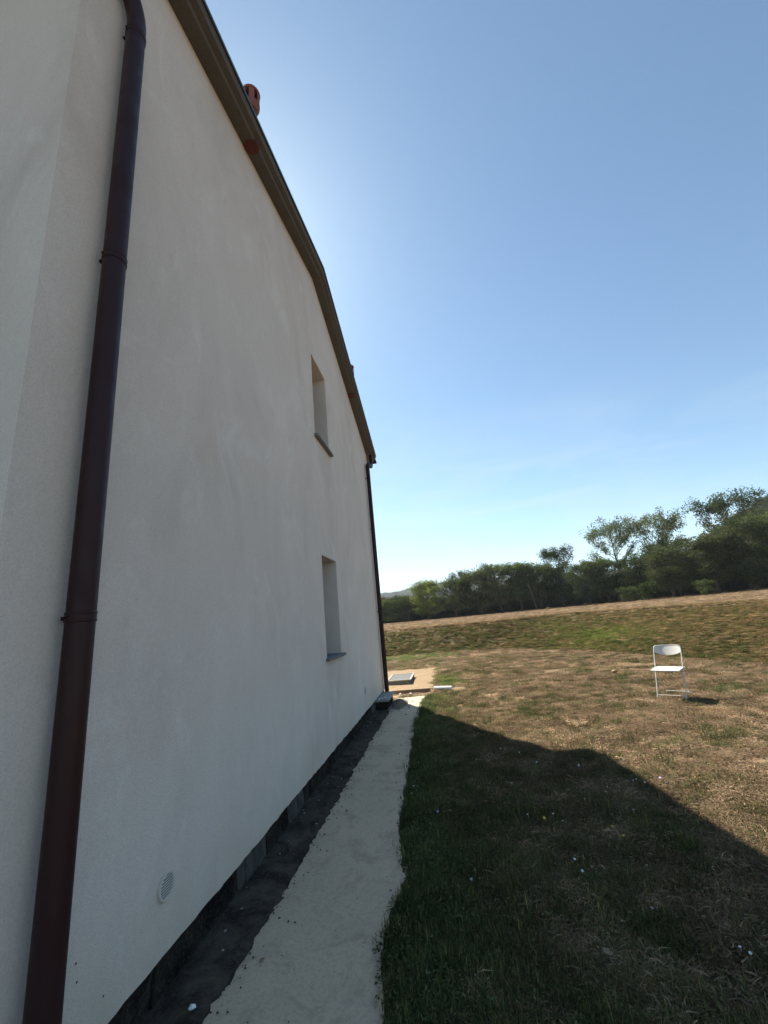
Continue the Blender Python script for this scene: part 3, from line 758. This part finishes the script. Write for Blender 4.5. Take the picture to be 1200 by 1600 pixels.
def gn_scatter(name, pts, rotz, tilt, scl, idx, tint, coll):
    me = bpy.data.meshes.new(name); me.vertices.add(len(pts)); me.vertices.foreach_set('co', pts.astype(np.float32).ravel())
    rot = np.stack([tilt[0], tilt[1], rotz], -1)
    a = me.attributes.new('rot', 'FLOAT_VECTOR', 'POINT'); a.data.foreach_set('vector', rot.astype(np.float32).ravel())
    a = me.attributes.new('scl', 'FLOAT_VECTOR', 'POINT'); a.data.foreach_set('vector', scl.astype(np.float32).ravel())
    a = me.attributes.new('idx', 'INT', 'POINT'); a.data.foreach_set('value', idx.astype(np.int32))
    a = me.attributes.new('tint', 'FLOAT_COLOR', 'POINT'); t4 = np.ones((len(pts), 4), np.float32); t4[:, :3] = tint; a.data.foreach_set('color', t4.ravel())
    o = bpy.data.objects.new(name, me); C.objects.link(o)
    ng = bpy.data.node_groups.new(name+'_scatter', 'GeometryNodeTree')
    ng.interface.new_socket('Geometry', in_out='INPUT', socket_type='NodeSocketGeometry'); ng.interface.new_socket('Geometry', in_out='OUTPUT', socket_type='NodeSocketGeometry')
    gi = ng.nodes.new('NodeGroupInput'); go = ng.nodes.new('NodeGroupOutput'); ip = ng.nodes.new('GeometryNodeInstanceOnPoints')
    ci = ng.nodes.new('GeometryNodeCollectionInfo'); ci.inputs['Collection'].default_value = coll; ci.inputs['Separate Children'].default_value = True; ci.inputs['Reset Children'].default_value = True
    def na(nm, dt):
        n = ng.nodes.new('GeometryNodeInputNamedAttribute'); n.data_type = dt; n.inputs['Name'].default_value = nm; return n.outputs['Attribute']
    ng.links.new(gi.outputs[0], ip.inputs['Points']); ng.links.new(ci.outputs[0], ip.inputs['Instance']); ip.inputs['Pick Instance'].default_value = True
    ng.links.new(na('idx', 'INT'), ip.inputs['Instance Index']); ng.links.new(na('rot', 'FLOAT_VECTOR'), ip.inputs['Rotation']); ng.links.new(na('scl', 'FLOAT_VECTOR'), ip.inputs['Scale'])
    ng.links.new(ip.outputs[0], go.inputs[0])
    md = o.modifiers.new('scatter', 'NODES'); md.node_group = ng
    return o
def polar(n, r0, r1, a0, a1, cap):
    r = r0*np.exp(rng.uniform(0, 1, n)*math.log(r1/r0)); a = np.radians(rng.uniform(a0, a1, n))
    keep = rng.uniform(0, 1, n) < np.clip((r/cap)**2, 0, 1)
    return r[keep]*np.sin(a[keep]), r[keep]*np.cos(a[keep])
GREEN = np.array([.060, .086, .033]); OLIVE = np.array([.112, .106, .052]); STRAW = np.array([.285, .207, .130]); BROWN = np.array([.138, .101, .064])
def lerp(a, b, t): return a[None]*(1-t[:, None])+b[None]*t[:, None]
def grass_field(name, x, y, label, zone):
    sd = toe_sd(x, y); w_ = bank_w(x); onpath = (x < path_right(y)-.025) & (y < 9.1); inhouse = (x < -1.2) & (y < 9.5)
    sandy = sand_mask(x, y)
    k = ~onpath & ~inhouse & (rng.uniform(0, 1, len(x)) > sandy*1.05)
    if zone == 'lawn': k &= sd < .1
    elif zone == 'bank': k &= (sd >= -.1) & (sd < w_+1.2)
    else: k &= sd >= w_+.6
    x, y, sd, w_ = x[k], y[k], sd[k], w_[k]; n = len(x); r = np.hypot(x, y)
    g = green_mask(x, y); rnd = rng.uniform(0, 1, n)
    fq = 5.0 if zone == 'bank' else 2.1
    isg = rnd < np.clip(g*(.55+.9*fbm(x*fq, y*fq, 56))+.08, 0, .95)
    patch = fbm(x*1.7, y*1.7, 55)
    bare = (~isg) & (rng.uniform(0, 1, n) < .75*sstep(.48, .66, fbm(x*2.6, y*2.6, 57))) & (sd < 0)
    leafyp = isg & (rng.uniform(0, 1, n) < .22+.35*np.exp(-np.clip(x-path_right(y), 0, 9)/.6))
    idx = np.where(isg, np.where(leafyp, rng.integers(4, 6, n), rng.integers(0, 2, n)), rng.integers(2, 4, n))
    v = rng.uniform(0, 1, n)
    tint = np.where(isg[:, None], lerp(GREEN, OLIVE, np.clip(v*.9+.5*(1-g)-.25, 0, 1)), lerp(BROWN, STRAW, np.clip(.15+.85*v*patch*1.6, 0, 1)))
    bright = np.exp(-(((x-5.6)/1.5)**2+((y-17.3)/2.2)**2)) + .8*np.exp(-(((x+.15)/.45)**2+((y-11.0)/.9)**2)) + .6*np.exp(-((sd+1.2)/1.0)**2)*sstep(1.0, -.8, x)
    tint = tint*(1+.45*np.exp(-np.clip(x-path_right(y), 0, 9)/.9)*isg)[:, None]
    tint = tint*(1+np.clip(bright, 0, 1)[:, None]*np.where(isg, 1.0, 0)[:, None]*np.array([.45, .62, .2])[None])
    tint *= np.exp(rng.normal(0, .30, (n, 1)))*((.62+.76*fbm(x*3.1, y*3.1, 58)) if zone != 'bank' else (.8+.4*fbm(x*7, y*7, 58)))[:, None]
    s = rng.uniform(.75, 1.35, n)*np.clip(r/8., 1, np.where(r < 45, 1.65, 2.8))
    hz = np.where(isg, .95+.40*np.exp(-np.clip(x-path_right(y), 0, 9)/.35)*(y < 9.3), .85)*rng.uniform(.7, 1.3, n)/np.clip(r/9., 1, 1.5)
    if zone == 'bank':
        cl = fbm(x*4.5, y*4.5, 66); wd = rng.uniform(0, 1, n) < (.10+.25*sstep(.45, .6, cl))
        idx = np.where(wd, rng.integers(6, 8, n), idx)
        s = s*np.where(wd, .55, .78)*(.8+.4*cl); hz = hz*np.where(wd, .7, .9)
        tint = tint*(1-.22*wd)[:, None]*np.array([1.22, 1.15, 1.0])[None]
    keep = ~bare
    p = np.stack([x, y, height(x, y)-.002], -1)
    scl = np.stack([s, s, s*hz], -1)
    z0 = np.zeros(n)
    o = gn_scatter(name, p[keep], rng.uniform(0, 6.28, n)[keep], (z0[keep], z0[keep]), scl[keep], idx[keep], tint[keep], lawn_c)
    tag(o, label, 'grass', kind='stuff'); return o
x, y = polar(140000, 1.3, 26, -40, 62, 3.2)
ye = rng.uniform(1.3, 9.0, 900); x = np.concatenate([x, path_right(ye)+np.abs(rng.normal(0, .05, 900))-.012]); y = np.concatenate([y, ye])
grass_field('lawn_grass', x, y, 'short dry brown and green grass of the lawn', 'lawn')
x, y = polar(230000, 8, 45, -16, 50, 9); grass_field('bank_grass', x, y, 'rough olive grass covering the earth bank', 'bank')
x, y = polar(26000, 14, 110, -16, 46, 20); grass_field('field_grass', x, y, 'dry pale grass of the field above the bank', 'field')

# flowers
def flower_mesh(name, mat, petals, cup):
    m = MB()
    for k in range(petals):
        a = 2*math.pi*k/petals; b = a+2*math.pi/petals; mid = (a+b)/2
        m.add([(0, 0, 0), (.7*math.cos(a), .7*math.sin(a), cup*.8), (1.0*math.cos(mid), 1.0*math.sin(mid), cup), (.7*math.cos(b), .7*math.sin(b), cup*.8)], [(0, 1, 2, 3)])
    m.tube([(0, 0, 0), (.1, 0, -1.6)], .07, 5)
    me = m.mesh(name); me.materials.append(mat); return me
FW = flower_mesh('white_flower', M['petalw'], 5, .75); FP = flower_mesh('violet_flower', M['petalp'], 6, .3); FYL = flower_mesh('yellow_flower', M['petaly'], 8, .25)
white = [(.91, 3.96), (1.16, 4.17), (1.12, 4.09), (1.41, 4.27), (1.46, 4.34), (1.5, 4.27), (.61, 3.73), (.66, 3.66), (.59, 3.12), (.67, 3.06), (.6, 3.0), (.98, 3.05), (.85, 2.71), (1.09, 2.42), (1.12, 2.41), (1.1, 4.78), (1.2, 3.76), (.42, 5.37), (.47, 5.39), (.4, 4.4), (.6, 5.17), (.73, 4.94), (.42, 3.71), (-.51, 4.39), (-.52, 4.24), (-.48, 4.31), (-.05, 2.99), (-.47, 4.4), (-.51, 5.07), (-.52, 6.38), (-.53, 6.1)]
def flower(me, nm, x, y, s, lab, grp):
    o = bpy.data.objects.new(nm, me); C.objects.link(o); z = float(height(np.array(x), np.array(y))) + random.uniform(.035, .055)
    o.location = (x, y, z); o.scale = (s, s, s); o.rotation_euler = (random.uniform(-.6, .6), random.uniform(-.6, .6), random.uniform(0, 6.3)); tag(o, lab, 'flower', grp)
WL = {(0,): 'lone white flower in the middle of the shaded lawn, below the close pair', (1, 2): 'white flower of the close pair in the shade below the violet flowers',
      (3, 4, 5): 'white flower of the trio at the shadow edge beside the violet flowers', (6, 7): 'white flower of the pair left of the middle of the shaded lawn',
      (8, 9, 10): 'white flower of the trio in the middle of the shaded lawn', (11,): 'lone white flower right of the trio in the shaded lawn',
      (12,): 'lone white flower above the pale dry leaf, to its right', (13, 14): 'white flower of the close pair near the lower right corner',
      (15,): 'lone white flower just inside the hump of the house shadow', (16,): 'lone white flower below the trio at the shadow edge',
      (17, 18): 'white flower of the pair under the sloping shadow edge, far left', (19,): 'lone white flower in the upper left of the shaded lawn',
      (20, 21): 'small white flower close under the house shadow edge', (22,): 'lone white flower left of the pair in the shaded lawn',
      (23, 24, 25, 27): 'white flower of the cluster beside the path edge', (26,): 'lone white flower in the green grass at lower left of the lawn',
      (28,): 'lone white flower at the path edge beyond the cluster', (29, 30): 'tiny white flower at the far end of the path edge'}
for i_, (x, y) in enumerate(white):
    lab_ = [v for k_, v in WL.items() if i_ in k_][0]
    flower(FW, 'white_flower', x, y, random.uniform(.007, .012), lab_, 'white flowers dotted over the lawn')
for x, y, l_ in [(1.66, 4.35, 0), (1.61, 4.30, 0), (1.63, 4.22, 0), (1.68, 4.28, 0), (-.27, 3.83, 1), (-.09, 2.83, 2)]:
    flower(FP, 'violet_flower', x, y, random.uniform(.008, .013), ('violet flower of the clump on the edge of the house shadow', 'lone violet flower in the green grass near the path', 'lone violet flower in the green grass closest to the camera')[l_], 'violet flowers on the lawn')
for x, y in [(.53, 3.67), (1.25, 4.02), (1.0, 3.44), (.97, 3.55), (.04, 4.64), (.35, 6.0), (.2, 6.5)]: flower(FYL, 'yellow_flower', x, y, random.uniform(.010, .013), 'small yellow flower in the grass', 'yellow flowers on the lawn')

# ------------------------------------------------------------------ trees
def tree_meshes(seed, H, cb, rad, shape, nb, leaf, nl, spread, cf=.20):
    """returns trunk mesh, crown mesh; unit metres; shape(t) = crown radius factor at relative crown height"""
    r = np.random.default_rng(seed); tm = MB(); centers = []
    lean = r.normal(0, .04, 2); path = []
    for i in range(7):
        t = i/6; path.append((lean[0]*H*t+.12*math.sin(t*4+seed), lean[1]*H*t+.10*math.cos(t*5+seed)-.1, H*.88*t))
    r0 = .017*H+.03
    tm.tube(path, [r0*(1-.86*i/6) for i in range(7)], 7)
    def on(t):
        q = t/.88*6; i = int(min(5, q)); u = q-i; return np.array(path[i])*(1-u)+np.array(path[i+1])*u
    for b in range(nb):
        t = cb+(.87-cb)*((b+r.uniform(0, 1))/nb); p0 = on(min(.86, t)); a = b*2.4+r.uniform(-.5, .5)
        ct = (t-cb)/(1-cb); L = rad*shape(ct)*r.uniform(.75, 1.15); up = spread*r.uniform(.5, 1.3)
        p1 = p0+np.array([math.cos(a)*L*.5, math.sin(a)*L*.5, L*.5*up]); p2 = p0+np.array([math.cos(a)*L, math.sin(a)*L, L*up*1.15])
        p2[2] = min(p2[2], H*r.uniform(.80, 1.0))
        rb = r0*(1-.8*t)*.5; tm.tube([p0, p1, p2], [rb, rb*.65, rb*.2], 5)
        for q in (.45, .7, .88, 1.0):
            c = p0*(1-q)**2+2*q*(1-q)*p1+q*q*p2; centers.append((c, .5+.5*q))
        for sub in range(2):
            a2 = a+r.choice([-1, 1])*r.uniform(.5, 1.1); L2 = L*r.uniform(.35, .6); q0 = p1 if sub else (p1+p2)/2
            q2 = q0+np.array([math.cos(a2)*L2, math.sin(a2)*L2, L2*up*.9]); q2[2] = min(q2[2], H*r.uniform(.82, 1.02))
            tm.tube([q0, q2], [rb*.45, rb*.12], 4); centers += [((q0+q2)/2, .8), (q2, 1.0)]
    top = on(.87); centers += [(top+np.array([r.normal(0, .1)*rad, r.normal(0, .1)*rad, H*.05*k]), .7) for k in range(3)]
    per = max(6, nl//len(centers)); co = []; col = []
    for c, wgt in centers:
        cr_ = rad*cf*r.uniform(.6, 1.45)*wgt; tone = r.uniform(.62, 1.45)
        m_ = per
        d = r.normal(0, 1, (m_, 3)); d /= np.maximum(1, np.linalg.norm(d, axis=1)/1.55)[:, None]; d = d*np.array([cr_, cr_, cr_*.72]); ctr = c+d
        u = r.normal(0, 1, (m_, 3)); u /= np.linalg.norm(u, axis=1)[:, None]; v = np.cross(u, r.normal(0, 1, (m_, 3))); v /= np.linalg.norm(v, axis=1)[:, None]
        s = leaf*r.uniform(.6, 1.4, (m_, 1))
        q = np.stack([ctr-u*s, ctr+v*s*.55, ctr+u*s, ctr-v*s*.55], 1); co.append(q.reshape(-1, 3))
        cc = tone*r.uniform(.75, 1.3, (m_, 1))*np.ones((1, 3))*np.array([[r.uniform(.9, 1.15), 1, r.uniform(.8, 1.1)]]); col.append(np.repeat(cc, 4, 0))
    co = np.concatenate(co); co[:, 2] = np.clip(co[:, 2], .05, None); f = np.arange(len(co)).reshape(-1, 4)
    cm = np_mesh('crown', co, f); set_blade(cm, np.concatenate(col))
    t_ = tm.mesh('trunk', True); t_.materials.append(M['bark']); return t_, cm
round_ = lambda t: .35+.65*math.sin(math.pi*min(1, t*.85+.18))
oval = lambda t: .45+.55*math.sin(math.pi*min(1, t*.9+.12))
vase = lambda t: .55+.45*math.sin(math.pi*min(1, .25+t*.6))
TREES = {'bushy': [tree_meshes(s, 8, .08, 3.0, round_, 32, .105, 16000, .5) for s in (11, 12, 13)],
         'slim': [tree_meshes(s, 8, .12, 2.1, oval, 30, .10, 12500, .8) for s in (21, 22, 23)],
         'open': [tree_meshes(s, 11, .40, 3.6, vase, 17, .105, 8500, 1.0, .135) for s in (31, 32, 33)],
         'shrub': [tree_meshes(s, 2.6, .05, 1.5, round_, 14, .12, 2200, .5) for s in (41, 42)]}
M['leafd'] = mat_leaf('leaves_dark', (.054, .076, .031), .33); M['leafm'] = mat_leaf('leaves_mid', (.072, .102, .036), .36)
M['leafl'] = mat_leaf('leaves_light', (.125, .155, .042), .40); M['leafo'] = mat_leaf('leaves_olive', (.078, .098, .040), .34)
_cm = {}
def crown_of(kind, i, leaf):
    k = (kind, i, leaf)
    if k not in _cm:
        c = TREES[kind][i][1].copy(); c.materials.clear(); c.materials.append(M[leaf]); _cm[k] = c
    return _cm[k]
def tree(kind, i, x, y, H, wide, leaf, label, group=None, lean=0, name='tree', cat='tree', z=None):
    base = {'bushy': 8, 'slim': 8, 'open': 11, 'shrub': 2.6}[kind]; s = H*1.10/base
    zz = float(height(np.array(x), np.array(y)))-.05 if z is None else z
    e = empty(name, (x, y, zz), random.uniform(0, 6.28)); e.rotation_euler[1] = lean; e.scale = (s*wide, s*wide, s)
    tag(e, label, cat, group); i = i % len(TREES[kind])
    link('trunk', TREES[kind][i][0], None, e); link('crown', crown_of(kind, i, leaf), None, e); return e
G = 'trees along the far side of the field'
# (kind, variant, x, y, height, width, leaf, label)
T = [
 ('bushy', 0, -2.7, 68, 5.9, 1.05, 'leafl', 'light green rounded tree at the left of the tree line'),
 ('bushy', 1, -6.3, 70, 3.9, 1.25, 'leafm', 'low green tree just left of the light green rounded tree'),
 ('bushy', 2, -9.6, 71, 3.6, 1.3, 'leafm', 'low bushy tree beside the far corner of the house'),
 ('open', 0, 3.3, 76, 7.2, .72, 'leafd', 'dark tree rising behind, just right of the light green rounded tree'),
 ('slim', 0, 1.6, 67, 5.6, 1.25, 'leafo', 'dull green tree touching the right side of the light green tree'),
 ('bushy', 1, 5.6, 67, 6.4, 1.0, 'leafo', 'second dull green tree right of the light green tree'),
 ('slim', 1, 8.4, 66, 6.9, 1.25, 'leafo', 'feathery tree left of the pale slanting trunk'),
 ('slim', 2, 11.4, 65, 6.6, 1.25, 'leafm', 'feathery tree behind the pale slanting trunk'),
 ('slim', 0, 14.0, 65, 6.4, 1.3, 'leafo', 'feathery tree right of the pale slanting trunk'),
 ('bushy', 2, 16.8, 63, 5.8, 1.0, 'leafd', 'dark bushy tree below the small spreading crown'),
 ('open', 1, 19.1, 72, 9.0, .85, 'leafd', 'tree with small spreading crown above the middle of the tree line'),
 ('bushy', 0, 19.4, 60, 5.4, 1.0, 'leafd', 'dark bushy tree right of the small spreading crown'),
 ('slim', 1, 22.0, 60, 5.6, 1.4, 'leafm', 'green tree below and left of the tall open crown'),
 ('open', 2, 24.5, 62, 10.2, .80, 'leafo', 'tall open crowned tree, the left one of the tall pair'),
 ('bushy', 1, 24.6, 57, 5.3, 1.1, 'leafd', 'dark tree below the tall open crowned pair'),
 ('open', 0, 28.9, 58, 10.0, .82, 'leafo', 'tall open crowned tree, the right one of the tall pair'),
 ('bushy', 2, 27.2, 53, 5.6, 1.0, 'leafo', 'olive tree below the right one of the tall pair'),
 ('bushy', 0, 31.5, 62, 7.4, .9, 'leafd', 'dark tree filling the gap right of the tall pair'),
 ('slim', 2, 29.6, 50, 6.0, 1.5, 'leafo', 'broad olive tree before the wooded hill'),
 ('open', 1, 36.6, 56, 11.2, .8, 'leafd', 'tall tree with spreading top standing against the hill'),
 ('bushy', 1, 33.2, 50, 7.2, 1.05, 'leafo', 'big bushy tree under the tall spreading top'),
 ('bushy', 2, 37.0, 48, 7.4, 1.0, 'leafm', 'big green tree at the right edge of the picture'),
 ('bushy', 0, 41.0, 49, 7.8, 1.0, 'leafo', 'large tree just beyond the right edge tree'),
]
for kind, i, x, y, H, wd, lf, lab in T: tree(kind, i, x, y, H, wd, lf, lab, G)
pt = empty('bare_trunk', (11.9, 58, float(height(np.array(11.9), np.array(58.)))-.1)); tag(pt, 'pale slanting trunk in front of the dark tree line', 'trunk')
MB().tube([(0, 0, 0), (-.2, .1, 1.7), (-.55, .2, 3.6)], [.055, .045, .02], 7).build('stem', simple('pale_bark', (.15, .13, .10), .9, .3, 6, .4), pt, True)
for i, (x, y, H, lf, lab) in enumerate([(20.2, 50, 1.5, 'leafm', 'light green shrub on the bank edge, the left of two'), (22.3, 50, 1.8, 'leafm', 'light green shrub on the bank edge, the right of two'), (26.5, 47, 1.4, 'leafm', 'small green shrub at the bank edge below the olive tree')]):
    tree('shrub', i, x, y, H, .85, lf, lab, name='shrub', cat='shrub')
# undergrowth and woods (masses)
wood_c = bpy.data.collections.new('wood_proto')
def proto(me, nm):
    c = me.copy(); c.materials.clear(); c.materials.append(M['grass']); o = bpy.data.objects.new(nm, c); wood_c.objects.link(o)
for k, (kd, i) in enumerate((('bushy', 0), ('bushy', 1), ('bushy', 2), ('shrub', 0))): proto(TREES[kd][i][1], 'wood_proto_%02d' % k)
def wood(name, x, y, z, s, wide, label, tint):
    n = len(x); sc = np.stack([s*wide, s*wide, s], -1); zz = np.zeros(n)
    tn = np.array(tint)[None]*rng.uniform(.65, 1.35, (n, 1))*np.stack([rng.uniform(.85, 1.3, n), np.ones(n), rng.uniform(.8, 1.1, n)], -1)
    o = gn_scatter(name, np.stack([x, y, z], -1), rng.uniform(0, 6.28, n), (zz, zz), sc, rng.integers(0, 3, n), tn, wood_c); tag(o, label, 'wood', kind='stuff')
n = 460; t = rng.uniform(0, 1, n); xx = -30+80*t; yy = np.interp(xx, [-30, 0, 12, 20, 28, 38, 50], [80, 73, 70, 66, 60, 54, 50])+rng.uniform(1, 10, n)
wood('undergrowth', xx, yy, height(xx, yy)-.3, rng.uniform(.3, .55, n), 1.25, 'dark undergrowth filling the foot of the tree line', (.044, .060, .024))
n = 170; xx = rng.uniform(-60, 10, n); yy = rng.uniform(95, 190, n)
wood('distant_wood', xx, yy, np.zeros(n)-.5, rng.uniform(.6, 1.0, n), 1.2, 'dark wood behind the left end of the tree line', (.046, .062, .026))
a = np.radians(rng.uniform(20, 58, 2600)); r = np.sqrt(rng.uniform(95**2, 300**2, 2600)); xx, yy = r*np.sin(a), r*np.cos(a); hz_ = hill_right(xx, yy)
k = hz_ > 2; wood('hillside_wood', xx[k], yy[k], hz_[k]-1, rng.uniform(.7, 1.35, k.sum()), 1.15, 'wood covering the hill on the right', (.052, .070, .028))
a = np.radians(rng.uniform(-22, 32, 9000)); r = np.sqrt(rng.uniform(650**2, 1200**2, 9000)); xx, yy = r*np.sin(a), r*np.cos(a)
wood('far_wood', xx, yy, hill_far(xx, yy)-2, rng.uniform(1.2, 2.2, len(xx)), 1.3, 'forest covering the distant hill', (.056, .072, .030))

# ------------------------------------------------------------------ haze
hz = MB().box((-1900, -1900, -12), (1900, 1900, 190))
hm = bpy.data.materials.new('haze'); hm.use_nodes = True; t = hm.node_tree; t.nodes.clear()
o_ = t.nodes.new('ShaderNodeOutputMaterial'); pv = t.nodes.new('ShaderNodeVolumePrincipled')
pv.inputs['Color'].default_value = (.80, .88, 1.0, 1); pv.inputs['Density'].default_value = .00022; pv.inputs['Anisotropy'].default_value = .2
t.links.new(pv.outputs[0], o_.inputs['Volume'])
USE_HAZE = True
if USE_HAZE: tag(hz.build('haze', hm), 'thin pale summer haze over the valley', 'haze', kind='stuff')
